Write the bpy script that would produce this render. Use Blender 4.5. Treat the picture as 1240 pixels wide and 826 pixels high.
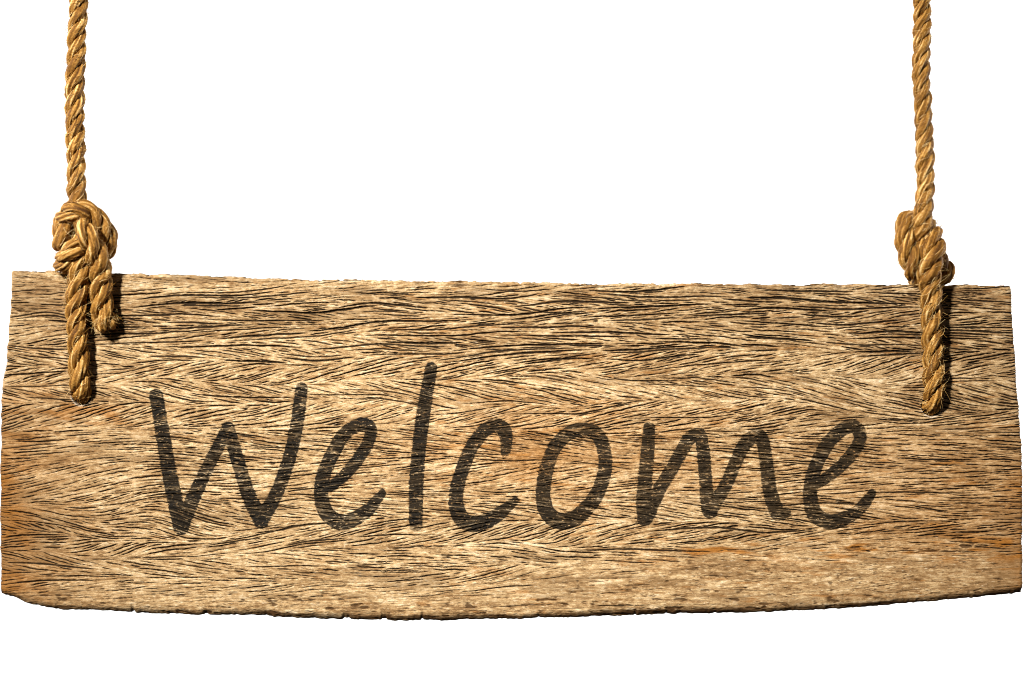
import bpy, math
import numpy as np
from mathutils import Vector

scene = bpy.context.scene
for o in list(bpy.data.objects):
    bpy.data.objects.remove(o)

# ------------------------------------------------------------------ camera
# 1 photo pixel = 1 mm on the front face of the board (board front at y = 0)
Z0 = 1.60                                   # height of the picture centre above the floor
LENS = 85.0
cam_d = bpy.data.cameras.new("camera")
cam_d.lens = LENS
cam_d.sensor_width = 36.0
cam_d.clip_start = 0.05
cam_d.clip_end = 100.0
cam = bpy.data.objects.new("camera", cam_d)
scene.collection.objects.link(cam)
cam.location = (0.0, -1.24 * LENS / 36.0, Z0)
cam.rotation_euler = (math.radians(90), 0, 0)
scene.camera = cam
scene.cycles.filter_width = 1.0              # crisp, as the sharpened photograph

# ------------------------------------------------------------------ light
world = bpy.data.worlds.new("World")
scene.world = world
world.use_nodes = True
bg = world.node_tree.nodes["Background"]
bg.inputs[0].default_value = (1.0, 0.98, 0.95, 1)
bg.inputs[1].default_value = 0.05


def area(name, loc, target, power, size, size_y=None, col=(1, 1, 1)):
    d = bpy.data.lights.new(name, 'AREA')
    d.energy = power
    d.size = size
    d.color = col
    if size_y:
        d.shape = 'RECTANGLE'
        d.size_y = size_y
    o = bpy.data.objects.new(name, d)
    scene.collection.objects.link(o)
    o.location = loc
    o.rotation_euler = (Vector(target) - Vector(loc)).to_track_quat('-Z', 'Y').to_euler()
    return o


key = area("key_lamp", (-2.4, -4.2, Z0 + 2.3), (-0.02, 0, Z0 - 0.02), 39, 0.40, col=(1.0, 0.96, 0.88))
key.data.spread = math.radians(40)          # beam narrowing added so the light falls off towards the ends
# two added, unseen strip lamps whiten the paper behind the sign
area("added_background_lamp", (-3.2, 0.9, Z0 + 0.6), (0.3, 3.0, Z0), 185, 0.8, 2.4)
area("added_background_lamp", (3.2, 0.9, Z0 + 0.6), (-0.3, 3.0, Z0), 185, 0.8, 2.4)

scene.view_settings.view_transform = 'Standard'
scene.view_settings.look = 'None'
scene.view_settings.exposure = 0.0
scene.view_settings.gamma = 1.0
scene.view_settings.use_curve_mapping = False

rng = np.random.default_rng(7)


# ------------------------------------------------------------------ helpers
def P(px, py, d=0.0):
    """photo pixel on the board plane, d millimetres in front of it -> metres"""
    return np.stack([(np.asarray(px, float) - 620.0) / 1000.0,
                     -np.asarray(d, float) / 1000.0 + 0 * np.asarray(px, float),
                     (413.0 - np.asarray(py, float)) / 1000.0 + Z0], axis=-1)


def vnoise(x, y, seed=0, octaves=1, pers=0.5):
    """smooth value noise in about -1..1"""
    out = np.zeros(np.broadcast(x, y).shape)
    amp, tot = 1.0, 0.0
    for o in range(octaves):
        r = np.random.default_rng(seed * 101 + o)
        n = 256
        lat = r.uniform(-1, 1, (n, n))
        xs, ys = x * 2 ** o + 37.3, y * 2 ** o + 91.7
        xi, yi = np.floor(xs).astype(int), np.floor(ys).astype(int)
        fx, fy = xs - xi, ys - yi
        fx = fx * fx * (3 - 2 * fx)
        fy = fy * fy * (3 - 2 * fy)
        a = lat[yi % n, xi % n] * (1 - fx) + lat[yi % n, (xi + 1) % n] * fx
        b = lat[(yi + 1) % n, xi % n] * (1 - fx) + lat[(yi + 1) % n, (xi + 1) % n] * fx
        out = out + amp * (a * (1 - fy) + b * fy)
        tot += amp
        amp *= pers
    return out / tot


def sstep(a, b, x):
    t = np.clip((x - a) / (b - a), 0, 1)
    return t * t * (3 - 2 * t)


def mesh_np(name, verts, faces, mat, attrs=None, smooth=True):
    """faces: (n,4) or (n,3) int array"""
    me = bpy.data.meshes.new(name)
    verts = np.asarray(verts, np.float32)
    faces = np.asarray(faces, np.int32)
    nf, k = faces.shape
    me.vertices.add(len(verts))
    me.vertices.foreach_set("co", verts.ravel())
    me.loops.add(nf * k)
    me.loops.foreach_set("vertex_index", faces.ravel())
    me.polygons.add(nf)
    me.polygons.foreach_set("loop_start", np.arange(0, nf * k, k, dtype=np.int32))
    me.polygons.foreach_set("use_smooth", np.full(nf, smooth))
    me.update(calc_edges=True)
    for an, av in (attrs or {}).items():
        a = me.attributes.new(an, 'FLOAT_COLOR', 'POINT')
        a.data.foreach_set("color", np.ascontiguousarray(av, np.float32).ravel())
    if mat:
        me.materials.append(mat)
    return me


def obj(name, me, parent=None):
    o = bpy.data.objects.new(name, me)
    scene.collection.objects.link(o)
    if parent is not None:
        o.parent = parent
    return o


def thing(name, loc, label, cat, group=None):
    e = bpy.data.objects.new(name, None)
    e.empty_display_size = 0.05
    scene.collection.objects.link(e)
    e.location = loc
    e["label"] = label
    e["category"] = cat
    if group:
        e["group"] = group
    return e


def new_mat(name):
    m = bpy.data.materials.new(name)
    m.use_nodes = True
    nt = m.node_tree
    b = nt.nodes["Principled BSDF"]
    return m, nt, b


def lnk(nt, a, b):
    nt.links.new(a, b)


def mixc(nt, fac, a, b, mode='MIX'):
    n = nt.nodes.new("ShaderNodeMix")
    n.data_type = 'RGBA'
    n.blend_type = mode
    for sock, v in ((n.inputs[0], fac), (n.inputs[6], a), (n.inputs[7], b)):
        if hasattr(v, "is_linked"):
            nt.links.new(v, sock)
        else:
            sock.default_value = v if not isinstance(v, tuple) else (*v, 1.0)[:4]
    return n.outputs[2]


def maprange(nt, v, a, b, c=0.0, d=1.0):
    n = nt.nodes.new("ShaderNodeMapRange")
    nt.links.new(v, n.inputs[0])
    for i, q in enumerate((a, b, c, d)):
        n.inputs[i + 1].default_value = q
    return n.outputs[0]


def noise(nt, vec, scale, detail=3.0, rough=0.5, stretch=None):
    if stretch:
        mp = nt.nodes.new("ShaderNodeMapping")
        mp.inputs["Scale"].default_value = stretch
        nt.links.new(vec, mp.inputs[0])
        vec = mp.outputs[0]
    n = nt.nodes.new("ShaderNodeTexNoise")
    n.inputs["Scale"].default_value = scale
    n.inputs["Detail"].default_value = detail
    n.inputs["Roughness"].default_value = rough
    nt.links.new(vec, n.inputs["Vector"])
    return n.outputs[0]


# ------------------------------------------------------------------ materials
def wood_material():
    m, nt, b = new_mat("weathered_wood")
    at = nt.nodes.new("ShaderNodeAttribute")
    at.attribute_name = "grain"                   # R crack, G tone, B rust plus painted edge burn, A grey-brown weathering plus painted vignette
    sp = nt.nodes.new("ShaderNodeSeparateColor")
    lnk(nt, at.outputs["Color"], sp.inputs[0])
    crack, tone, rust_and_burn, grey = sp.outputs[0], sp.outputs[1], sp.outputs[2], at.outputs["Alpha"]
    at2 = nt.nodes.new("ShaderNodeAttribute")
    at2.attribute_name = "edge"                   # R dark brown on edges, pits and flecks, G pale fresh wood
    sp2 = nt.nodes.new("ShaderNodeSeparateColor")
    lnk(nt, at2.outputs["Color"], sp2.inputs[0])
    tc = nt.nodes.new("ShaderNodeTexCoord").outputs["Object"]
    fine = noise(nt, tc, 420, 4, 0.65, (0.35, 1, 1.0))
    ramp = nt.nodes.new("ShaderNodeValToRGB")
    e = ramp.color_ramp.elements
    e[0].position, e[0].color = 0.0, (0.13, 0.070, 0.028, 1)
    e[1].position, e[1].color = 1.0, (0.64, 0.50, 0.33, 1)
    x = e.new(0.36); x.color = (0.275, 0.166, 0.075, 1)
    x = e.new(0.68); x.color = (0.45, 0.310, 0.162, 1)
    mt = nt.nodes.new("ShaderNodeMath"); mt.operation = 'MULTIPLY_ADD'
    lnk(nt, fine, mt.inputs[0]); mt.inputs[1].default_value = 0.9
    ad = nt.nodes.new("ShaderNodeMath"); ad.operation = 'SUBTRACT'
    lnk(nt, tone, ad.inputs[0]); ad.inputs[1].default_value = 0.45
    lnk(nt, ad.outputs[0], mt.inputs[2])
    lnk(nt, mt.outputs[0], ramp.inputs[0])
    c = ramp.outputs[0]
    pore = noise(nt, tc, 330, 3, 0.7, (0.45, 1, 1.25))
    c = mixc(nt, maprange(nt, pore, 0.57, 0.70, 0.0, 0.8), c, (0.15, 0.082, 0.035))
    c = mixc(nt, maprange(nt, pore, 0.40, 0.30, 0.0, 0.55), c, (0.74, 0.62, 0.44))
    c = mixc(nt, maprange(nt, grey, 0, 1, 0, 0.75), c, (0.17, 0.098, 0.042))
    c = mixc(nt, rust_and_burn, c, (0.62, 0.34, 0.10), 'MULTIPLY')
    c = mixc(nt, maprange(nt, rust_and_burn, 0.0, 1.0, 0.0, 0.45), c, (0.36, 0.155, 0.03))
    c = mixc(nt, sp2.outputs[0], c, (0.055, 0.026, 0.009))
    c = mixc(nt, maprange(nt, sp2.outputs[1], 0, 1, 0, 0.8), c, (0.64, 0.55, 0.44))
    c = mixc(nt, maprange(nt, crack, 0.17, 0.50, 0.0, 0.96), c, (0.015, 0.009, 0.0045))  # near-black crack fill: dirt, with the shade of the depth painted in
    lnk(nt, c, b.inputs["Base Color"])
    b.inputs["Roughness"].default_value = 0.85
    b.inputs["Specular IOR Level"].default_value = 0.08
    bp = nt.nodes.new("ShaderNodeBump")
    bp.inputs["Strength"].default_value = 0.85
    bp.inputs["Distance"].default_value = 0.0008
    lnk(nt, fine, bp.inputs["Height"])
    lnk(nt, bp.outputs[0], b.inputs["Normal"])
    return m


def paint_material():
    m, nt, b = new_mat("worn_black_paint")
    at = nt.nodes.new("ShaderNodeAttribute")
    at.attribute_name = "paint"                   # R coverage, G brown, B crack
    sp = nt.nodes.new("ShaderNodeSeparateColor")
    lnk(nt, at.outputs["Color"], sp.inputs[0])
    c = mixc(nt, sp.outputs[1], (0.011, 0.009, 0.007), (0.030, 0.019, 0.009))
    c = mixc(nt, maprange(nt, sp.outputs[2], 0.2, 0.8, 0, 0.8), c, (0.006, 0.005, 0.004))
    lnk(nt, c, b.inputs["Base Color"])
    b.inputs["Roughness"].default_value = 0.7
    b.inputs["Specular IOR Level"].default_value = 0.06
    tr = nt.nodes.new("ShaderNodeBsdfTransparent")
    mx = nt.nodes.new("ShaderNodeMixShader")
    tc = nt.nodes.new("ShaderNodeTexCoord").outputs["Object"]
    fine = noise(nt, tc, 520, 3, 0.6, (0.4, 1, 1))
    wear = maprange(nt, fine, 0.59, 0.67, 1.0, 0.12)
    mu = nt.nodes.new("ShaderNodeMath"); mu.operation = 'MULTIPLY'
    lnk(nt, sp.outputs[0], mu.inputs[0]); lnk(nt, wear, mu.inputs[1])
    lnk(nt, mu.outputs[0], mx.inputs[0])
    lnk(nt, tr.outputs[0], mx.inputs[1]); lnk(nt, b.outputs[0], mx.inputs[2])
    lnk(nt, mx.outputs[0], nt.nodes["Material Output"].inputs[0])
    return m


def rope_material():
    m, nt, b = new_mat("jute_fibre")
    at = nt.nodes.new("ShaderNodeAttribute")
    at.attribute_name = "fibre"                   # R tone, G hue shift
    sp = nt.nodes.new("ShaderNodeSeparateColor")
    lnk(nt, at.outputs["Color"], sp.inputs[0])
    ramp = nt.nodes.new("ShaderNodeValToRGB")
    e = ramp.color_ramp.elements
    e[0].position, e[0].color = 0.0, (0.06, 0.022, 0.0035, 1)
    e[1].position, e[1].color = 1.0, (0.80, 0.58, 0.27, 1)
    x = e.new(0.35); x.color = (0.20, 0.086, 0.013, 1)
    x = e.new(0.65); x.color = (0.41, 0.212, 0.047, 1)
    lnk(nt, sp.outputs[0], ramp.inputs[0])
    lnk(nt, mixc(nt, sp.outputs[1], ramp.outputs[0], (0.22, 0.10, 0.018), 'MIX'), b.inputs["Base Color"])
    b.inputs["Roughness"].default_value = 0.7
    b.inputs["Specular IOR Level"].default_value = 0.15
    tc = nt.nodes.new("ShaderNodeTexCoord").outputs["Object"]
    fine = noise(nt, tc, 700, 3, 0.6)
    bp = nt.nodes.new("ShaderNodeBump")
    bp.inputs["Strength"].default_value = 0.5
    bp.inputs["Distance"].default_value = 0.0006
    lnk(nt, fine, bp.inputs["Height"])
    lnk(nt, bp.outputs[0], b.inputs["Normal"])
    return m


def backdrop_material():
    m, nt, b = new_mat("white_paper")
    tc = nt.nodes.new("ShaderNodeTexCoord").outputs["Object"]
    n = noise(nt, tc, 3.0, 3)
    lnk(nt, mixc(nt, n, (0.90, 0.90, 0.90), (0.93, 0.93, 0.93)), b.inputs["Base Color"])
    b.inputs["Roughness"].default_value = 0.95
    b.inputs["Specular IOR Level"].default_value = 0.0
    return m


M_wood, M_paint, M_rope, M_back = wood_material(), paint_material(), rope_material(), backdrop_material()

# ------------------------------------------------------------------ backdrop: wide roll of white paper
bw, bh = 11.0, 6.5
uu = np.linspace(-1, 1, 60)
vv = np.linspace(0, 1, 30)
U, V = np.meshgrid(uu, vv)
bx = U * bw / 2
by = 3.1 - 1.2 * np.abs(U) ** 4
bz = Z0 - 2.9 + V * bh
ii = np.arange(29 * 60).reshape(29, 60)[:, :-1].ravel()
bf = np.stack([ii, ii + 1, ii + 61, ii + 60], 1)
bd = obj("backdrop", mesh_np("backdrop", np.stack([bx, by, bz], -1).reshape(-1, 3), bf, M_back))
bd["kind"] = "structure"
bd["label"] = "plain white backdrop behind the hanging sign"

# ------------------------------------------------------------------ the board: relief of the weathered grain
RS = 2.3                                        # raster cells per pixel (mm)
RX0, RX1, RY0, RY1 = -14.0, 1254.0, 318.0, 768.0
NX, NY = int((RX1 - RX0) * RS), int((RY1 - RY0) * RS)
gx = RX0 + (np.arange(NX) + 0.5) / RS
gy = RY0 + (np.arange(NY) + 0.5) / RS
GX, GY = np.meshgrid(gx, gy)

# interlocked grain: bands in which the fissures slant up, then down
wy = GY + 18 * vnoise(GX / 240, GY / 120, 1) + 9 * vnoise(GX / 80, GY / 40, 2)
bandh = np.interp(gy, [318, 400, 430, 505, 540, 610, 640, 715, 740, 768], [24, 22, 27, 28, 46, 46, 30, 30, 40, 60])
phi_y = np.cumsum(1.0 / bandh) / RS
phi = np.interp(wy.ravel(), gy, phi_y).reshape(wy.shape)
sw = np.sin(math.pi * phi)
ampl = np.interp(gy, [318, 345, 400, 430, 500, 530, 610, 640, 700, 730, 768], [.08, .12, .19, .29, .30, .12, .12, .26, .20, .06, .03])[:, None]
ampl = ampl * (1.0 + 0.55 * vnoise(GX / 140, GY / 50, 3))
ampl *= 1 - 0.55 * sstep(1000, 1200, GX) * sstep(470, 520, GY)
ampl *= 1 - 0.5 * sstep(560, 760, GX) * sstep(640, 690, GY)
slope = 0.85 * ampl * np.tanh(2.2 * sw)
# the middle left rises gently to the right, then falls in an S towards the letters
ml = sstep(495, 530, GY) * (1 - sstep(610, 640, GY))
slope += ml * (-0.20 * np.exp(-((GX - 90) / 110) ** 2) + 0.10 * np.exp(-((GX - 250) / 70) ** 2))
ll = sstep(590, 612, GY) * (1 - sstep(655, 690, GY))
slope += ll * (0.22 * np.exp(-((GX - 70) / 60) ** 2) - 0.25 * np.exp(-((GX - 150) / 45) ** 2) + 0.2 * np.exp(-((GX - 215) / 40) ** 2))
slope += -0.14 * sstep(625, 650, GY) * (1 - sstep(685, 715, GY)) * np.exp(-((GX - 560) / 200) ** 2)
slope += -0.05 * sstep(690, 720, GY) * sstep(520, 900, GX)
slope += 0.05 * vnoise(GX / 60, GY / 25, 4)

# where fissures are coarse, and where the wood is worn smooth
smoothz = np.clip(sstep(672, 700, GY) * sstep(560, 700, GX) + sstep(712, 735, GY) * 0.85 + 0.55 * sstep(640, 670, GY) * sstep(760, 900, GX), 0, 1)
coarse = np.interp(gy, [318, 345, 360, 430, 500, 540, 610, 650, 700, 768], [.35, .7, 1.05, 1.05, 1.0, .95, .95, 1.0, .75, .5])[:, None] * (1 + 0 * GX)
coarse *= 1 - 0.65 * smoothz
coarse *= 1 + 0.35 * vnoise(GX / 70, GY / 30, 5, 2)

crack = np.zeros((NY, NX), np.float32)
streak = np.zeros((NY, NX), np.float32)
occ = np.zeros((NY, NX), bool)


def trace(n, half, seedx, seedy, jit, follow=None):
    """integrate n fissures through the slope field, one step per raster column"""
    H = int(half * RS)
    f = slope if follow is None else follow
    cx = np.clip(((seedx - RX0) * RS).astype(int), 0, NX - 1)
    rows = np.zeros((n, 2 * H + 1))
    rows[:, H] = (seedy - RY0) * RS
    cols = cx[:, None] + np.arange(-H, H + 1)[None]
    for dirn in (1, -1):
        r = rows[:, H].copy()
        for k in range(1, H + 1):
            c = np.clip(cx + dirn * k, 0, NX - 1)
            q = np.clip(r.astype(int), 0, NY - 1)
            r = r + dirn * f[q, c]
            rows[:, H + dirn * k] = r
    j = rng.normal(0, 1, (n, 2 * H + 9)).astype(np.float32)
    j = np.cumsum(j, 1)
    m = sum(j[:, q:q + 2 * H + 1] for q in range(0, 9, 2)) / 5
    j = 0.45 * j[:, 4:4 + 2 * H + 1] + 0.55 * m
    j -= j[:, H:H + 1]
    return cols, rows + j * jit


def carve(n, half_len, width, depth, gap, minlen, density=None, jit=0.16, follow=None, seeds=None, straight=False):
    if seeds is None:
        sx = rng.uniform(RX0 + 2, RX1 - 2, n)
        sy = rng.uniform(RY0 + 2, RY1 - 2, n)
    else:
        sx, sy = seeds
    HL = int(half_len[1])
    cols, rows = trace(len(sx), HL, sx, sy, jit, follow)
    H = int(HL * RS)
    ln = (rng.uniform(half_len[0], half_len[1], len(sx)) * RS)
    wn = rng.normal(0, 1, (len(sx), (2 * H + 1) // 6 + 3))
    for i in range(len(sx)):
        ci, ri = cols[i], rows[i]
        r0 = np.floor(ri).astype(int)
        ok = (ci >= 0) & (ci < NX) & (r0 > 4) & (r0 < NY - 6)
        cc, rr = np.clip(ci, 0, NX - 1), np.clip(r0, 0, NY - 1)
        q = coarse[rr[H], cc[H]]
        if density is not None and rng.random() > density[rr[H], cc[H]]:
            continue
        L = int(ln[i] * (0.55 + 0.45 * q))
        a, bnd = max(0, H - L), min(2 * H, H + L)
        free = ok & ~occ[rr, cc]
        if not free[H]:
            continue
        bad = np.nonzero(~free)[0]
        lo = bad[bad < H]
        hi = bad[bad > H]
        if len(lo): a = max(a, lo[-1] + 1)
        if len(hi): bnd = min(bnd, hi[0] - 1)
        if bnd - a < minlen * RS:
            continue
        s = slice(a, bnd + 1)
        t = np.linspace(-1, 1, bnd + 1 - a)
        pk = rng.uniform(-0.4, 0.4)
        t = np.where(t < pk, (t - pk) / (1 + pk), (t - pk) / (1 - pk))
        w = rng.uniform(*width) * RS * (0.5 + 0.5 * q) * (1 - np.abs(t) ** 2.2) ** 0.7
        wj = np.interp(np.arange(a, bnd + 1), np.arange(wn.shape[1]) * 6, wn[i])
        w = np.maximum(w * (1 + 0.16 * wj), 0.25)
        dd = depth * rng.uniform(0.6, 1.0) * (0.45 + 0.55 * q) * np.clip(w / (0.55 * RS), 0.3, 1.15)
        c, r, fr = cc[s], ri[s], rr[s]
        K = int(np.ceil(w.max())) + 1
        for k in range(-K, K + 2):
            v = dd * np.clip(1.25 - np.abs(fr + k + 0.5 - r) / w, 0, 1)
            row = np.clip(fr + k, 0, NY - 1)
            crack[row, c] = np.maximum(crack[row, c], v)
        if gap > 0:
            g = gap * RS * rng.uniform(0.7, 1.3)
            e = min(4, len(c) // 6)
            for k in range(-int(g), int(g) + 1):
                occ[np.clip(fr + k, 0, NY - 1)[e:len(c) - e], c[e:len(c) - e]] = True


dens = 1 - 0.58 * smoothz
# long nearly level cracks along the band boundaries of the upper part
dyb = -np.gradient(wy, axis=1) / np.maximum(np.gradient(wy, axis=0), 0.3)
follow = np.clip(0.8 * dyb + 0.25 * slope, -0.3, 0.3)
patchy = np.clip(0.90 + 0.35 * vnoise(GX / 75, GY / 22, 6, 2), 0.25, 1)
dens = dens * patchy
n = 90
carve(n, (35, 120), (0.75, 1.35), 1.0, 1.5, 35, None, 0.14, follow, (rng.uniform(20, 1220, n), rng.uniform(350, 440, n)))
n = 80
carve(n, (30, 90), (0.6, 1.0), 0.95, 1.4, 30, None, 0.14, follow, (rng.uniform(10, 1230, n), rng.uniform(440, 705, n)))
# single long cracks that stand out
sx = np.array([250, 700, 800, 860, 960, 540, 690, 780, 420, 330, 600, 60, 640, 905, 1010, 120, 760, 890], float)
sy = np.array([358, 396, 424, 382, 412, 407, 365, 666, 652, 644, 712, 684, 733, 715, 377, 395, 733, 641], float)
carve(len(sx), (60, 110), (0.9, 1.3), 1.0, 1.2, 30, None, 0.12, follow, (sx, sy))
carve(9000, (18, 66), (0.50, 0.86), 1.0, 1.8, 12, dens, 0.24)
carve(13000, (10, 40), (0.40, 0.70), 0.95, 1.5, 8, dens, 0.24)
carve(13000, (6, 22), (0.30, 0.48), 0.55, 1.1, 5, dens, 0.2)
# hairline grain over everything, light and dark streaks along the flow
hold = crack.copy()
crack[:] = 0
occ[:] = False
carve(9000, (6, 26), (0.5, 1.0), 0.9, 0.0, 4, None, 0.1)
streak = crack.copy()
crack[:] = 0
carve(8000, (6, 26), (0.5, 1.1), 0.9, 0.0, 4, None, 0.1)
lightst = crack.copy()
crack = hold

# rough broken grain close to the top edge and rot pits along the bottom
TOPX = [-20, 15, 60, 80, 145, 160, 250, 300, 380, 400, 500, 640, 660, 735, 780, 900, 975, 985, 1080, 1150, 1225, 1260]
TOPY = [328, 328, 328, 330, 331, 331, 334, 336.5, 339, 338.5, 340, 341.5, 342, 344, 343, 344, 345.5, 344, 344.5, 345, 346, 346]
BOTX = [-20, 2, 18, 30, 55, 75, 120, 150, 180, 240, 320, 330, 400, 500, 600, 640, 760, 840, 905, 960, 1000, 1060, 1150, 1200, 1239, 1260]
BOTY = [718, 721, 725, 731, 737, 740, 740, 742, 744, 746, 746.5, 748.5, 751, 753, 751, 750, 747, 744.5, 743, 741, 740, 735, 728, 723, 719, 717]
LEFY = [320, 328, 360, 390, 410, 440, 458, 470, 500, 730]
LEFX = [15, 14.5, 13, 10.5, 9, 7, 3, 1.5, 0.5, 0]
RIGY = [340, 345, 380, 420, 470, 510, 540, 560, 730]
RIGX = [1225, 1225, 1226, 1229, 1232, 1235, 1237, 1238.5, 1239]


def top_y(x): return np.interp(x, TOPX, TOPY) + 1.5 * vnoise(x / 16, 0 * x, 11, 3) + 1.8 * sstep(0.45, 0.7, vnoise(x / 8, 0 * x, 18, 2)) + 1.2 * vnoise(x / 3.6, 0 * x, 12, 2)
def bot_y(x): return np.interp(x, BOTX, BOTY) + 1.2 * vnoise(x / 18, 0 * x, 13, 3) - 2.2 * sstep(0.45, 0.7, vnoise(x / 9, 0 * x, 17, 2)) + 0.7 * vnoise(x / 3.5, 0 * x, 14)
def lef_x(y): return np.interp(y, LEFY, LEFX) + 1.6 * vnoise(y / 9, 0 * y, 15, 3)
def rig_x(y): return np.interp(y, RIGY, RIGX) + 1.3 * vnoise(y / 9, 0 * y, 16, 3)


MU, MV = 1220, 820
s_ = np.linspace(0, 1, MU)
t_ = np.linspace(0, 1, MV)
S, T = np.meshgrid(s_, t_)
ty0 = np.interp(S, [0, 1], [328, 346]) + T * 390
XL, XR = lef_x(ty0), rig_x(ty0)
X = XL + (XR - XL) * S
YT, YB = top_y(X), bot_y(X)
Y = YT + (YB - YT) * T


def samp(img, x, y):
    fx = np.clip((x - RX0) * RS - 0.5, 0, NX - 1.001)
    fy = np.clip((y - RY0) * RS - 0.5, 0, NY - 1.001)
    xi, yi = fx.astype(int), fy.astype(int)
    a, b = fx - xi, fy - yi
    return (img[yi, xi] * (1 - a) + img[yi, xi + 1] * a) * (1 - b) + (img[yi + 1, xi] * (1 - a) + img[yi + 1, xi + 1] * a) * b


def blur(a, ry, rx):
    for ax, r_ in ((0, ry), (1, rx), (0, ry), (1, rx)):
        c_ = np.cumsum(np.pad(a, [(r_ + 1, r_) if q == ax else (0, 0) for q in (0, 1)], mode='edge'), axis=ax, dtype=np.float64)
        n_ = a.shape[ax]
        a = (np.take(c_, np.arange(2 * r_ + 1, 2 * r_ + 1 + n_), ax) - np.take(c_, np.arange(n_), ax)) / (2 * r_ + 1)
    return a


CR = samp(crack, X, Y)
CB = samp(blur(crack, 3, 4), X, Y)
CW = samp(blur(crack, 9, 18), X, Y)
ST = samp(streak, X, Y)
LT = samp(lightst, X, Y)
SM = samp(smoothz, X, Y)
dT, dB, dL, dR = Y - YT, YB - Y, X - XL, XR - X
HOLES = [(98.5, 478.5, 12.2), (1128.5, 492.5, 12.2)]

# relief in millimetres, negative = into the wood
und = 0.9 * vnoise(X / 120, Y / 26, 21, 2) + 0.35 * vnoise(X / 30, Y / 6, 22, 2)
rough = 0.30 * vnoise(X / 9, Y / 3.2, 25, 2) + 0.25 * vnoise(X / 5, Y / 2.2, 23, 2) + 0.16 * rng.normal(0, 1, X.shape)
pits = sstep(0.30, 0.62, vnoise(X / 16, Y / 5, 24, 3)) * (sstep(706, 728, Y) * 0.8 + 1.0 * np.exp(-((Y - 664 + (X - 1000) * 0.02) / 7) ** 2) * sstep(780, 880, X) + 0.5 * (1 - sstep(345, 362, Y)))
h = und + rough * (0.7 + 1.3 * (1 - sstep(4, 22, dT)) + 0.8 * (1 - sstep(4, 22, dB))) - 2.4 * CR - 1.7 * CB - 0.30 * ST + 0.22 * LT - 1.5 * pits


def roundoff(d, r):
    q = np.clip(1 - d / r, 0, 1)
    return r * (1 - np.sqrt(np.maximum(1 - q * q, 0)))


rb = 14 + 4 * vnoise(X / 60, 0 * X, 31, 2) - 5 * (1 - sstep(280, 360, X)) * 0.6
rt = 4 + 2.0 * vnoise(X / 25, 0 * X, 32, 2)
h = h - roundoff(dB, np.maximum(rb, 3)) - roundoff(dT, np.maximum(rt, 1.5)) - roundoff(dL, 4.0) - roundoff(dR, 4.0)
rim = np.zeros_like(X)
for hx, hy, hr in HOLES:
    dd_ = np.hypot(X - hx, (Y - hy)) + 0.5 * vnoise(X / 5, Y / 5, 33)
    h = h - 26 * sstep(hr + 0.6, hr - 2.2, dd_)
    rim = np.maximum(rim, np.exp(-((dd_ - hr - 0.4) / 1.0) ** 2) * sstep(-0.15, 0.3, (Y - hy) / hr))
h = np.maximum(h, -30)

# colour masks
tone = 0.53 + 0.15 * vnoise(X / 45, Y / 9, 41, 3) + 0.13 * vnoise(X / 12, Y / 3, 42, 2) - 0.30 * ST + 0.24 * LT + 0.07 * np.exp(-((X - 420) / 420) ** 2)
tone += 0.085 * rng.normal(0, 1, X.shape) - 0.06 * SM + 0.25 * (1 - sstep(6, 24, dT)) * vnoise(X / 7, Y / 4, 62, 3) + 0.22 * (1 - sstep(6, 24, dB)) * vnoise(X / 7, Y / 4, 63, 3)
tone -= 0.22 * sstep(0.1, 0.6, vnoise(X / 80, Y / 16, 43, 3))
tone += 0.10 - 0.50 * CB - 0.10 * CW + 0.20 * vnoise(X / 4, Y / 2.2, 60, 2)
rust_and_burn = 0.55 * np.exp(-((X - 690) / 190) ** 2 - ((Y - 545) / 55) ** 2) * (0.55 + 0.6 * vnoise(X / 60, Y / 14, 44, 2))
rust_and_burn += 0.75 * np.exp(-np.maximum(X - 2, 0) / 38) * sstep(450, 590, Y) * (0.75 + 0.5 * vnoise(X / 20, Y / 18, 45, 2))  # orange burn painted into the colour towards the left end
rust_and_burn += 0.55 * np.exp(-((X - 90) / 110) ** 2 - ((Y - 500) / 22) ** 2) * sstep(0.0, 0.5, vnoise(X / 30, Y / 7, 46, 2))
rust_and_burn += 0.5 * np.exp(-np.maximum(1238 - X, 0) / 14) * sstep(520, 600, Y) * (0.6 + 0.6 * vnoise(X / 12, Y / 14, 64, 2))  # burn painted in along the right end
rust_and_burn += 0.95 * sstep(0.02, 0.4, vnoise(X / 34, Y / 7, 47, 3)) * np.exp(-((Y - 664) / 14) ** 2) * sstep(720, 840, X)
rust_and_burn += 0.45 * sstep(0.2, 0.6, vnoise(X / 40, Y / 5, 48, 4, 0.7)) * (0.4 + 0.6 * sstep(330, 600, X))
rust_and_burn += 0.22 * sstep(880, 1150, X) * sstep(480, 560, Y) * (1 - 0.8 * sstep(655, 690, Y))
rust_and_burn += 0.4 * np.exp(-np.maximum(X - 2, 0) / 55) * sstep(430, 520, Y) * sstep(-0.2, 0.5, vnoise(X / 40, Y / 12, 49, 3))  # patchy part of the painted burn at the left end
rust_and_burn = np.clip(rust_and_burn, 0, 0.95)
grey = np.clip(0.55 * (1 - sstep(350, 440, Y)) * (0.6 + 0.8 * vnoise(X / 90, Y / 14, 51, 3)) + 0.75 * sstep(0.18, 0.6, vnoise(X / 90, Y / 12, 52, 4, 0.6)), 0, 1)
grey += 0.8 * np.exp(-((X - 115) / 55) ** 2 - ((Y - 541 + (X - 115) * 0.2) / 6) ** 2) + 0.5 * SM * sstep(0.05, 0.5, vnoise(X / 50, Y / 7, 55, 4, 0.65))
tone += SM * (0.30 * vnoise(X / 38, Y / 6, 56, 4, 0.62) + 0.22 * vnoise(X / 9, Y / 2.4, 65, 2) - 0.10)
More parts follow.
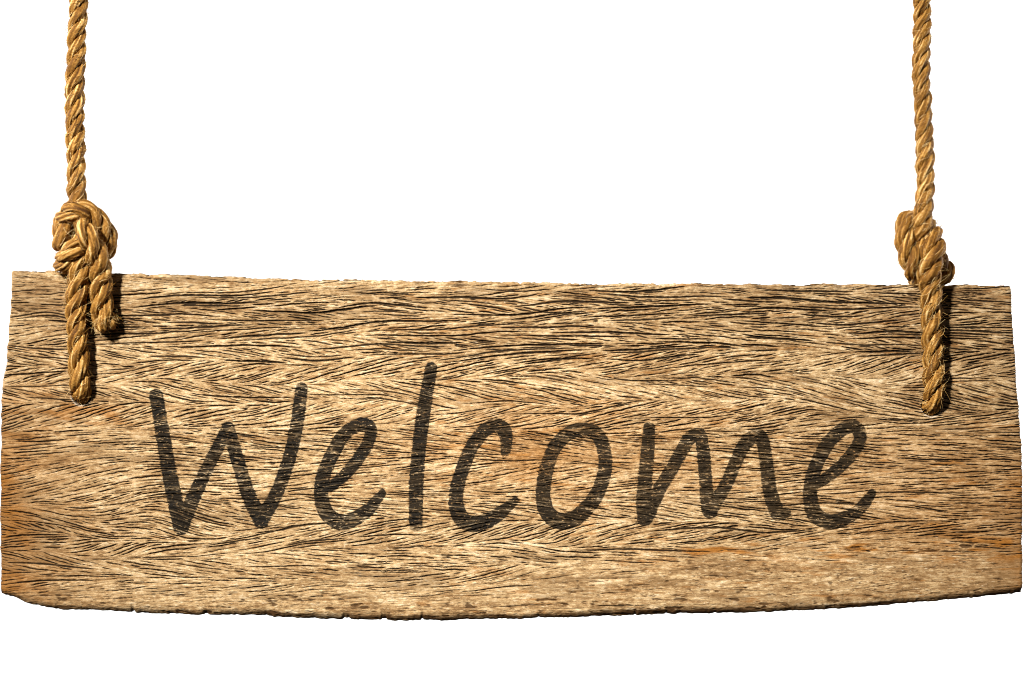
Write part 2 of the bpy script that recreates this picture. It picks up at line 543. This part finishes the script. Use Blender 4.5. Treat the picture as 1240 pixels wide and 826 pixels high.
rotline = np.maximum(np.exp(-((Y - 666 - 4 * vnoise(X / 60, 0 * X, 57, 2)) / 3.5) ** 2) * sstep(800, 860, X),
                     0.8 * np.exp(-((Y - 727 + 0.055 * (X - 640) - 3 * vnoise(X / 50, 0 * X, 58, 2)) / 2.2) ** 2) * sstep(610, 660, X) * (1 - sstep(960, 1040, X)))
rotline = rotline * sstep(0.02, 0.45, vnoise(X / 22, Y / 3.0, 59, 4, 0.7)) * sstep(-0.35, 0.2, vnoise(X / 70, 0 * Y, 66))
h = h - 1.2 * rotline
rust_and_burn = np.clip(rust_and_burn + 0.5 * rotline, 0, 0.95)
fleck = SM * sstep(0.30, 0.5, vnoise(X / 9, Y / 2.8, 68, 3, 0.7)) + 0.6 * sstep(0.56, 0.7, vnoise(X / 7, Y / 3, 69, 3, 0.7))
h = h - 0.7 * fleck
tone = tone + SM * 0.16 * sstep(0.0, 0.5, vnoise(X / 60, Y / 9, 70, 3))
ends = 0.7 * np.exp(-((X - 1240) / 160) ** 2 - ((Y - 690) / 60) ** 2) * 0.5 + 0.6 * np.exp(-((X + 10) / 130) ** 2 - ((Y - 650) / 60) ** 2) + np.exp(-np.maximum(X - 2, 0) / 60) * (0.35 + 0.65 * sstep(380, 600, Y)) + 0.8 * np.exp(-np.maximum(1238 - X, 0) / 40)  # painted vignette: ends and lower corners darkened in the colour
grey = np.clip(grey + ends * (0.6 + 0.6 * vnoise(X / 30, Y / 10, 67, 3)), 0, 1)
edge = np.clip(0.75 * fleck + 0.8 * sstep(0.35, 0.75, rotline) + sstep(0.30, 0.62, 1.0 - dB / np.maximum(rb * 0.95, 3)) * (0.85 + 0.5 * vnoise(X / 22, Y / 5, 53, 2)) * (0.6 + 0.4 * sstep(250, 340, X)) + 0.85 * sstep(0.25, 0.6, pits)
               + 0.5 * (1 - sstep(0, 5, dR)) * sstep(560, 620, Y) + 0.45 * (1 - sstep(0, 5, dL)) * sstep(450, 520, Y)
               + 0.55 * sstep(0.25, 0.6, vnoise(X / 20, 0 * X, 54, 2)) * (1 - sstep(2, 9, dT)), 0, 1)
front = P(X, Y, h)
nv = MU * MV
A1 = np.stack([CR, tone, rust_and_burn, grey], -1).reshape(-1, 4)
A2 = np.stack([edge, rim, 0 * rim, 0 * rim + 1], -1).reshape(-1, 4)
gi = np.arange(nv).reshape(MV, MU)
# image y runs down, so this winding faces the camera
F = [np.stack([gi[:-1, :-1], gi[1:, :-1], gi[1:, 1:], gi[:-1, 1:]], -1).reshape(-1, 4)]
# edges run back through the thickness to the rear face
ring = np.concatenate([gi[0, :-1], gi[:-1, -1], gi[-1, ::-1][:-1], gi[::-1, 0][:-1]])
verts = [front.reshape(-1, 3)]
THICK = 36.0
prev = ring
rx, ry = X.ravel()[ring], Y.ravel()[ring]
base = nv
hr_ = h.ravel()[ring]
nring = 10
for k in range(1, nring + 1):
    f = k / nring
    dep = hr_ * (1 - f) + (-THICK) * f
    nz = 0.7 * vnoise(np.arange(len(ring)) / 9, 0 * rx + f * 5, 61, 2) * math.sin(math.pi * f)
    cxm, cym = rx - 620, ry - 540
    ins = 3.0 * max(0, f - 0.85) / 0.15
    ox = np.where(rx < 25, 1, np.where(rx > 1215, -1, 0)) * (nz + ins)
    oy = np.where(cym < -150, 1, np.where(cym > 150, -1, 0)) * (nz + ins)
    verts.append(P(rx + ox, ry + oy, dep))
    cur = base + np.arange(len(ring))
    base += len(ring)
    F.append(np.stack([prev, np.roll(prev, -1), np.roll(cur, -1), cur], 1))
    A1 = np.concatenate([A1, np.stack([0.3 + 0.4 * nz, 0.4 + 0.2 * nz, 0.2 + 0 * nz, 0.6 + 0 * nz], -1)])
    A2 = np.concatenate([A2, np.stack([0.45 + 0.3 * nz, 0 * nz, 0 * nz, 0 * nz + 1], -1)])
    prev = cur
# rear face as a strip between the upper and lower rear edges, closed at both ends
top_b = prev[:MU]
bot_b = prev[(MU - 1) + (MV - 1):(MU - 1) + (MV - 1) + MU][::-1]
F.append(np.stack([top_b[:-1], top_b[1:], bot_b[1:], bot_b[:-1]], 1)[:, ::1])
rgt = prev[MU - 1:MU - 1 + MV]
lft = np.concatenate([prev[2 * (MU - 1) + MV - 1:], prev[:1]])
for side in (rgt, lft):
    q = side[:len(side) // 2]
    w_ = side[::-1][:len(side) // 2]
    F.append(np.stack([q[:-1], q[1:], w_[1:], w_[:-1]], 1))

BASE = Vector((0, THICK / 2000, Z0 - 0.34))
sign = thing("wooden_sign", BASE, "weathered tan wooden board with the word Welcome painted in black, hung from two ropes", "sign")
off = np.array(BASE)
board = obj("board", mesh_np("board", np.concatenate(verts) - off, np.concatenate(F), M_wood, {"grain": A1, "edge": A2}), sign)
board["label"] = "cracked herringbone-grained plank with ragged edges"

# ------------------------------------------------------------------ lettering: worn paint lying on the relief
LETTERS = [
    ("W", [[(189, 479, 8), (196, 520, 8.3), (206, 578, 9), (219, 638, 9.5)],
           [(219, 638, 9), (231, 610, 8.5), (247, 575, 7.6), (262, 545, 7.5), (276, 519, 7.5)],
           [(276, 519, 8), (290, 565, 8), (302, 602, 8.5), (316, 631, 9)],
           [(316, 631, 9), (335, 597, 7.8), (350, 555, 7.8), (360, 510, 7.8), (365, 471, 7.5)]]),
    ("e", [[(401, 589, 6), (424, 568, 7), (443, 541, 7.2), (449, 523, 7.2), (444, 514, 7.5), (432, 515, 7.8), (416, 527, 8), (402, 551, 8.3), (391, 578, 8.6),
            (389, 603, 8.6), (396, 622, 9), (411, 632, 9.2), (430, 628, 8.6), (448, 615, 7.2), (463, 597, 4.6)]]),
    ("l", [[(522, 446, 7.2), (515, 486, 8), (508, 536, 8.2), (504, 586, 8.5), (503.5, 636, 7.8)]]),
    ("c", [[(612, 548, 5.5), (613, 531, 7.5), (609, 519, 8), (600, 515, 8), (586, 522, 8), (571, 542, 8), (560, 568, 8), (553, 593, 8.2), (553, 615, 8.8),
            (562, 631, 9.6), (578, 634, 9.6), (597, 627, 8.8), (611, 617, 7), (624, 606, 4)]]),
    ("o", [[(709, 520, 8.2), (690.5, 524, 8.2), (673, 540, 8.2), (662, 568, 8.4), (657.5, 597, 8.6), (662.5, 620, 9.4), (678, 631, 9.8), (697, 627, 9.6), (715, 610, 8.8),
            (727, 589, 8.4), (733, 562, 8), (729, 536, 8), (720, 524, 8.2), (709, 520, 8.2)]]),
    ("m", [[(786, 519, 7.2), (784, 548, 8), (781, 583, 8.6), (780, 612, 9.5), (781, 628, 9)],
           [(783, 624, 9.5), (797, 595, 8), (814, 567, 7.6), (826, 545, 7.8), (836, 530, 8), (846, 526, 7.8), (850, 536, 7.6), (853, 560, 7.6), (855, 587, 7.8), (857, 609, 8.6), (860, 620, 8),
            (866, 608, 8), (878, 589, 7.6), (890, 562, 7.4), (900, 541, 7.8), (911, 529, 8), (920, 528, 8), (925, 540, 7.8), (929, 568, 8), (932, 593, 8.2), (938, 613, 8.8), (943, 623, 8.2), (951, 621, 6.5)]]),
    ("e", [[(993, 584, 6.5), (1012, 570, 7), (1030, 552, 7.4), (1040.5, 535, 7.6), (1040, 522, 7.6), (1032, 516, 8), (1020, 520, 8), (1004, 535, 8), (990, 560, 8), (982.5, 583, 8.2),
            (981.5, 605, 8.8), (988, 624, 9.4), (1004, 632, 9.2), (1022, 628, 8.4), (1038, 619, 7.2), (1049, 607, 6.2), (1056, 597, 4.6)]]),
]


def catmull(pts, per=14, closed=False):
    p = np.asarray(pts, float)
    if len(p) < 3:
        u = np.linspace(0, 1, per * 2)[:, None]
        return p[0] * (1 - u) + p[-1] * u
    q = np.vstack([2 * p[0] - p[1], p, 2 * p[-1] - p[-2]])
    out = []
    for i in range(1, len(q) - 2):
        u = np.linspace(0, 1, per, endpoint=False)[:, None]
        a, b, c, d = q[i - 1], q[i], q[i + 1], q[i + 2]
        out.append(0.5 * (2 * b + (c - a) * u + (2 * a - 5 * b + 4 * c - d) * u ** 2 + (3 * b - 3 * c + d - a) * u ** 3))
    out.append(p[-1:])
    return np.vstack(out)


Xr, Yr = X, Y
for ch, strokes in LETTERS:
    pts = np.vstack([catmull(s) for s in strokes])
    x0, x1 = pts[:, 0].min() - 14, pts[:, 0].max() + 14
    y0, y1 = pts[:, 1].min() - 14, pts[:, 1].max() + 14
    c0, c1 = int(np.searchsorted(X[MV // 2], x0)), int(np.searchsorted(X[MV // 2], x1))
    r0, r1 = int(np.searchsorted(Y[:, (c0 + c1) // 2], y0)), int(np.searchsorted(Y[:, (c0 + c1) // 2], y1))
    lx, ly, lh = X[r0:r1, c0:c1], Y[r0:r1, c0:c1], h[r0:r1, c0:c1]
    sd = np.full(lx.shape, 1e9)
    for px, py, pw in pts:
        sd = np.minimum(sd, np.hypot(lx - px, ly - py) - pw - 0.3)
    sd = sd + 0.9 * vnoise(lx / 6, ly / 2.2, 71, 2)
    lc, lst, llt = CR[r0:r1, c0:c1], ST[r0:r1, c0:c1], LT[r0:r1, c0:c1]
    cov = 1 - sstep(-0.45, 0.35, sd)
    thin = 0.96 - 0.07 * vnoise(lx / 40, ly / 14, 72, 2) - 0.10 * sstep(560, 700, lx) * (0.5 + 0.5 * vnoise(lx / 30, ly / 20, 73))
    worn = sstep(0.32, 0.50, vnoise(lx / 6, ly / 1.6, 74, 2)) * (0.42 + 0.4 * vnoise(lx / 40, ly / 18, 75)) + 0.5 * sstep(0.3, 0.8, llt)
    cov = np.clip(cov * (thin - np.clip(worn, 0, 0.75) * (lc < 0.3)), 0, 1)
    if ch == "l":
        cov *= 1 - 0.6 * sstep(630, 645, ly)
    keep = sd < 0.6
    idx = -np.ones(lx.shape, int)
    fk = keep[:-1, :-1] | keep[1:, :-1] | keep[:-1, 1:] | keep[1:, 1:]
    use = np.zeros(lx.shape, bool)
    for a, b in ((0, 0), (1, 0), (0, 1), (1, 1)):
        use[a:lx.shape[0] - 1 + a, b:lx.shape[1] - 1 + b] |= fk
    idx[use] = np.arange(use.sum())
    fr_ = np.stack([idx[:-1, :-1], idx[1:, :-1], idx[1:, 1:], idx[:-1, 1:]], -1)[fk]
    brown = np.clip(0.25 + 0.5 * vnoise(lx / 30, ly / 12, 76, 2) + 0.4 * sstep(540, 700, lx), 0, 1)
    lo = obj("letter", mesh_np("letter", P(lx[use], ly[use], lh[use] + 0.22) - off, fr_, M_paint,
                               {"paint": np.stack([cov, brown, lc, 1 + 0 * cov], -1)[use]}), sign)
    lo["label"] = "worn black painted letter " + ch

# ------------------------------------------------------------------ ropes


def rope_path(ctrl):
    """ctrl: (px, py, depth toward the camera in mm, rope radius in mm) -> samples about 0.9 mm apart"""
    c = catmull(ctrl, 60)
    xyz = P(c[:, 0], c[:, 1], c[:, 2])
    seg = np.linalg.norm(np.diff(xyz, axis=0), axis=1)
    d = np.concatenate([[0], np.cumsum(seg)])
    n = int(d[-1] / 0.0009)
    t = np.linspace(0, d[-1], n)
    pos = np.stack([np.interp(t, d, xyz[:, i]) for i in range(3)], 1)
    ker = np.ones(13) / 13
    pos = pos + 0.0009 * np.stack([vnoise(t / 0.02, 0 * t + i * 9, 91, 2) for i in range(3)], 1)
    sm = np.stack([np.convolve(np.pad(pos[:, i], 6, mode='edge'), ker, 'valid') for i in range(3)], 1)
    rad = np.interp(t, d, c[:, 3]) / 1000
    return t, sm, rad, c


def frames(pos):
    tg = np.gradient(pos, axis=0)
    tg /= np.linalg.norm(tg, axis=1, keepdims=True)
    n1 = np.zeros_like(pos)
    v = np.cross(tg[0], [0, 1, 0.1]); v /= np.linalg.norm(v)
    for i in range(len(pos)):
        v = v - tg[i] * np.dot(v, tg[i])
        v /= np.linalg.norm(v)
        n1[i] = v
    return tg, n1, np.cross(tg, n1)


NA = 36


def make_rope(name, ctrl, marks, label, base, seed, tail_cut):
    """marks: list of (part name, [(from control, to control), ...])"""
    r = np.random.default_rng(seed)
    t, pos, rad, c = rope_path(ctrl)
    tg, n1, n2 = frames(pos)
    n = len(t)
    # arclength of every control point
    cp = P([q[0] for q in ctrl], [q[1] for q in ctrl], [q[2] for q in ctrl])
    ci, last = [], 0
    for q in cp:
        lo_, hi_ = last, min(n, last + 420)
        k = lo_ + int(np.argmin(np.linalg.norm(pos[lo_:hi_] - q, axis=1)))
        ci.append(k); last = k
    ci[0], ci[-1] = 0, n - 1
    root = thing(name, base, label, "rope", "ropes that carry the sign")
    offb = np.array(base)
    twist = np.cumsum(np.gradient(t) / (5.1 * rad)) * 2 * math.pi
    twist = twist + 0.6 * vnoise(t / 0.05, 0 * t, seed + 3)
    ang = np.arange(NA) / NA * 2 * math.pi
    strands = []
    for k in range(3):
        th = twist + k * 2 * math.pi / 3          # right-hand lay
        wob = 1 + 0.15 * vnoise(t / 0.018, 0 * t + k * 7.1, seed + 5, 2)
        rs = rad * 0.45 * wob
        oc = rad * 0.57 * (1 + 0.09 * vnoise(t / 0.03, 0 * t + k * 3.3, seed + 6))
        e1 = n1 * np.cos(th)[:, None] + n2 * np.sin(th)[:, None]
        if tail_cut:                               # the lay closes up a little at the cut end
            oc = oc * (1 - 0.22 * sstep(t[-1] - 0.012, t[-1], t)); rs = rs * (1 + 0.12 * sstep(t[-1] - 0.012, t[-1], t))
        ctr = pos + e1 * oc[:, None]
        st = np.gradient(ctr, axis=0)
        st /= np.linalg.norm(st, axis=1, keepdims=True)
        a1 = e1 - st * np.sum(e1 * st, 1, keepdims=True)
        a1 /= np.linalg.norm(a1, axis=1, keepdims=True)
        a2 = np.cross(st, a1)
        # fibres run almost along the rope because the yarn twist opposes the lay
        fa = ang[None, :] + (t / 0.046 * 2 * math.pi)[:, None]
        ya = 0.05 * np.cos(5 * fa + 1.5 * vnoise(t[:, None] / 0.03, 0 * fa + k, seed + 8)) \
            + 0.055 * vnoise(np.cos(fa) * 4.5 + 20 + k * 9, np.sin(fa) * 4.5 + t[:, None] / 0.022, seed + 9, 2) \
            + 0.06 * vnoise(np.cos(fa) * 9 + 5, np.sin(fa) * 9 + t[:, None] / 0.012 + k * 5, seed + 10) \
            + 0.11 * vnoise(fa * 40 / (2 * math.pi) * 0.55, 0 * fa + t[:, None] / 0.009 + k * 31, seed + 15, 2)
        rr_ = rs[:, None] * (1 + 1.6 * ya)
        v = ctr[:, None] + rr_[..., None] * (np.cos(ang)[None, :, None] * a1[:, None] * 0.98 + np.sin(ang)[None, :, None] * a2[:, None] * 1.04)
        fib = vnoise(np.cos(fa) * 7 + 40 + k * 11, np.sin(fa) * 7 + t[:, None] / 0.02, seed + 11, 2)
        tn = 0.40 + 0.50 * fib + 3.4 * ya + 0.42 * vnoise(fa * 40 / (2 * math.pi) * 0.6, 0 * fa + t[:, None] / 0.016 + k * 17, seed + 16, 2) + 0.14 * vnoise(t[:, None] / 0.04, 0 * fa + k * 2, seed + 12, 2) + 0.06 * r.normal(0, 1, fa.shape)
        sh = np.clip(0.12 + 0.45 * vnoise(t[:, None] / 0.03 + k, 0 * fa, seed + 13), 0, 0.6)
        strands.append((v, np.stack([np.clip(tn, 0, 1), sh + 0 * fa, 0 * fa, 0 * fa + 1], -1)))
    for pname, ranges in marks:
        spans = [(ci[a], ci[b]) for a, b in ranges]
        # the part itself is the heart yarn the strands are laid round
        vs, fs, at, nb = [], [], [], 0
        for a, b in spans:
            a8 = np.arange(8) / 8 * 2 * math.pi
            ids = np.unique(np.r_[np.arange(a, b, 3), b])
            q = pos[ids][:, None] + (rad[ids] * 0.30)[:, None, None] * (np.cos(a8)[None, :, None] * n1[ids][:, None] + np.sin(a8)[None, :, None] * n2[ids][:, None])
            m = len(ids)
            g = nb + np.arange(m * 8).reshape(m, 8)
            vs.append(q.reshape(-1, 3)); nb += m * 8
            fs.append(np.stack([g[:-1], np.roll(g, -1, 1)[:-1], np.roll(g, -1, 1)[1:], g[1:]], -1).reshape(-1, 4))
            at.append(np.tile([0.2, 0.3, 0, 1], (m * 8, 1)))
        part = obj(pname, mesh_np(pname, np.concatenate(vs) - offb, np.concatenate(fs), M_rope, {"fibre": np.concatenate(at)}), root)
        for v, ca in strands:
            vs, fs, at, nb = [], [], [], 0
            for a, b in spans:
                seg = v[a:b + 1].copy()
                cc = ca[a:b + 1]
                m = len(seg)
                if b == n - 1:                      # frayed, rounded end of the rope
                    ncap = 6
                    cen = seg.mean(1, keepdims=True)
                    f = np.ones(m); f[-ncap:] = [0.99, 0.96, 0.92, 0.80, 0.45, 0.0]
                    seg = cen + (seg - cen) * f[:, None, None]
                g = nb + np.arange(m * NA).reshape(m, NA)
                vs.append(seg.reshape(-1, 3)); nb += m * NA
                at.append(cc.reshape(-1, 4))
                fs.append(np.stack([g[:-1], np.roll(g, -1, 1)[:-1], np.roll(g, -1, 1)[1:], g[1:]], -1).reshape(-1, 4))
            obj("strand", mesh_np("strand", np.concatenate(vs) - offb, np.concatenate(fs), M_rope, {"fibre": np.concatenate(at)}), part)
    # loose hairs standing off the lay
    NH = 6500
    vs, fs, at = [], [], []
    kk = r.integers(0, 3, NH)
    si = r.integers(6, n - 6, NH)
    if tail_cut:
        si[:420] = n - 13 - r.integers(0, 6, 420)
    ai = r.integers(0, NA, NH)
    L = r.uniform(0.004, 0.014, NH) * np.where(r.random(NH) < 0.08, 1.6, 1)
    wd = r.uniform(0.00016, 0.00036, NH) * np.where(r.random(NH) < 0.12, 1.7, 1)
    p0 = np.array([strands[k][0][s, a] for k, s, a in zip(kk, si, ai)])
    cen = np.array([strands[k][0][s].mean(0) for k, s in zip(kk, si)])
    fwd = np.array([strands[k][0][s + 5, a] - strands[k][0][s - 5, a] for k, s, a in zip(kk, si, ai)])
    fwd /= np.linalg.norm(fwd, axis=1, keepdims=True)
    fs_ = np.where(r.random(NH) < 0.5, 1, -1)
    if tail_cut:
        fs_[:420] = 1
        L[:420] *= 0.75
    fwd *= fs_[:, None]
    out = p0 - cen
    out /= np.linalg.norm(out, axis=1, keepdims=True)
    sid = np.cross(fwd, out)
    lift = (0.03 + 0.95 * r.random(NH) ** 2.0)[:, None]
    bend = r.normal(0, 0.5, NH)[:, None]
    curl = r.uniform(-0.5, 0.35, NH)[:, None]
    NS = 4
    hv = []
    for j in range(NS):
        u = j / (NS - 1)
        hv.append(p0 - out * 0.0004 + L[:, None] * u * (fwd + out * (lift + curl * u) + sid * bend * u))
    hv = np.stack(hv, 1)                              # NH, NS, 3
    a3 = np.arange(3) / 3 * 2 * math.pi
    w = wd[:, None] * np.linspace(1, 0.35, NS)[None]
    q = hv[:, :, None] + w[..., None, None] * (np.cos(a3)[None, None, :, None] * out[:, None, None] + np.sin(a3)[None, None, :, None] * sid[:, None, None])
    g = np.arange(NH * NS * 3).reshape(NH, NS, 3)
    f = np.stack([g[:, :-1], np.roll(g, -1, 2)[:, :-1], np.roll(g, -1, 2)[:, 1:], g[:, 1:]], -1).reshape(-1, 4)
    tcol = np.zeros((NH, NS, 3, 4)); tcol[..., 0] = r.uniform(0.35, 1.15, NH)[:, None, None]; tcol[..., 1] = 0.1; tcol[..., 3] = 1
    lf = obj("loose_fibres", mesh_np("loose_fibres", q.reshape(-1, 3) - offb, f, M_rope, {"fibre": tcol.reshape(-1, 4)}), root)
    lf["kind"] = "stuff"
    return root


left_ctrl = [
    (97, -330, 12, 11.6), (97, -160, 12, 11.6), (97, 0, 12, 11.6), (95, 55, 12, 11.6), (93, 105, 12, 11.6), (93, 150, 12, 11.6), (94.5, 200, 12, 11.6), (94.5, 234, 11, 11.6),   # 0-7 standing
    (97, 262, 0, 11), (101, 292, -8, 12), (100, 316, -26, 11), (99, 345, -49, 11), (98.5, 420, -50, 11), (98.5, 472, -46, 11),            # 8-13 down behind the board
    (98.5, 478, -24, 11), (98.5, 477, -4, 11.5), (98, 465, 9, 12), (97, 440, 12, 12.5), (96, 410, 13, 13), (95, 375, 14, 13.5), (97, 342, 16, 13.5),   # 14-20 leg
    (100, 318, 16, 14), (102, 292, 4, 12), (103, 268, -4, 11), (90, 257, -16, 11), (76, 266, -6, 11),                                      # 21-25 up inside, back to the left
    (80, 282, 15, 13.5), (79, 299, 8, 12.5), (90, 308, -16, 11), (116, 306, -18, 11), (130, 298, -3, 12), (127, 276, 10, 12),               # 26-31 left lobe, round the back, right side
    (115, 259, 20, 12), (99, 255, 25, 12.5), (84, 262, 19, 12), (77, 274, -6, 11), (90, 290, -22, 11), (86, 314, -14, 11),                # 32-37 top wrap to the left and behind
    (78, 321, 5, 12), (84, 312, 22, 12.5), (96, 300, 27, 12.5), (110, 289, 18, 11.5), (123, 282, 2, 11), (114, 270, -12, 11),               # 38-43 lower lobe across the front
    (103, 264, 6, 11), (104, 272, 22, 11.5), (112, 288, 33, 13.5), (121, 309, 24, 13.5), (125, 331, 15, 14),                              # 44-48 out under the top wrap
    (125, 354, 15, 13.5), (126, 378, 14, 14), (131, 400, 14, 14)]                                                                         # 49-51 tail
make_rope("hanging_rope", left_ctrl,
          [("standing_line", [(0, 8)]), ("knot", [(8, 11), (20, 48)]), ("hanging_leg", [(11, 20)]), ("tail", [(48, 51)])],
          "tan twisted rope whose knot leaves a short frayed tail, beside the letter W",
          Vector(P(98.5, 478, 0)), 300, True)

right_ctrl = [
    (1116, -330, 12, 10.6), (1116, -160, 12, 10.6), (1115, 0, 12, 10.6), (1114, 50, 12, 10.6), (1113.5, 95, 12, 10.6), (1116, 140, 12, 10.6), (1118.5, 190, 12, 11), (1118.5, 230, 12, 11),  # 0-7
    (1116, 258, 17, 11.5), (1111, 284, 14, 12), (1110, 312, 8, 12), (1114, 335, -22, 11), (1124, 360, -49, 11), (1128, 430, -50, 11), (1128.5, 482, -46, 11),                       # 8-14
    (1128.5, 492, -24, 11), (1128.5, 491, -4, 11.5), (1128.5, 479, 9, 12), (1128, 450, 12, 12.5), (1127, 415, 13, 12.5), (1125, 375, 14, 13), (1123, 345, 19, 13.5),                 # 15-21 leg
    (1123, 318, 28, 14), (1127, 299, 24, 14), (1127, 280, 6, 12), (1120, 272, -14, 11), (1104, 266, -10, 11), (1096, 271, 8, 12),                                                # 22-27
    (1094, 289, 17, 13.5), (1098, 312, 20, 13.5), (1106, 331, 12, 13), (1120, 337, -12, 12), (1136, 337, -8, 12.5), (1144, 327, 2, 13), (1137, 312, -6, 11), (1124, 306, -10, 10)]                                             # 28-33
make_rope("hanging_rope", right_ctrl,
          [("standing_line", [(0, 8)]), ("knot", [(8, 12), (21, 35)]), ("hanging_leg", [(12, 21)])],
          "tan twisted rope with a compact knot and no hanging tail, beside the final letter e",
          Vector(P(1128.5, 492, 0)), 400, False)
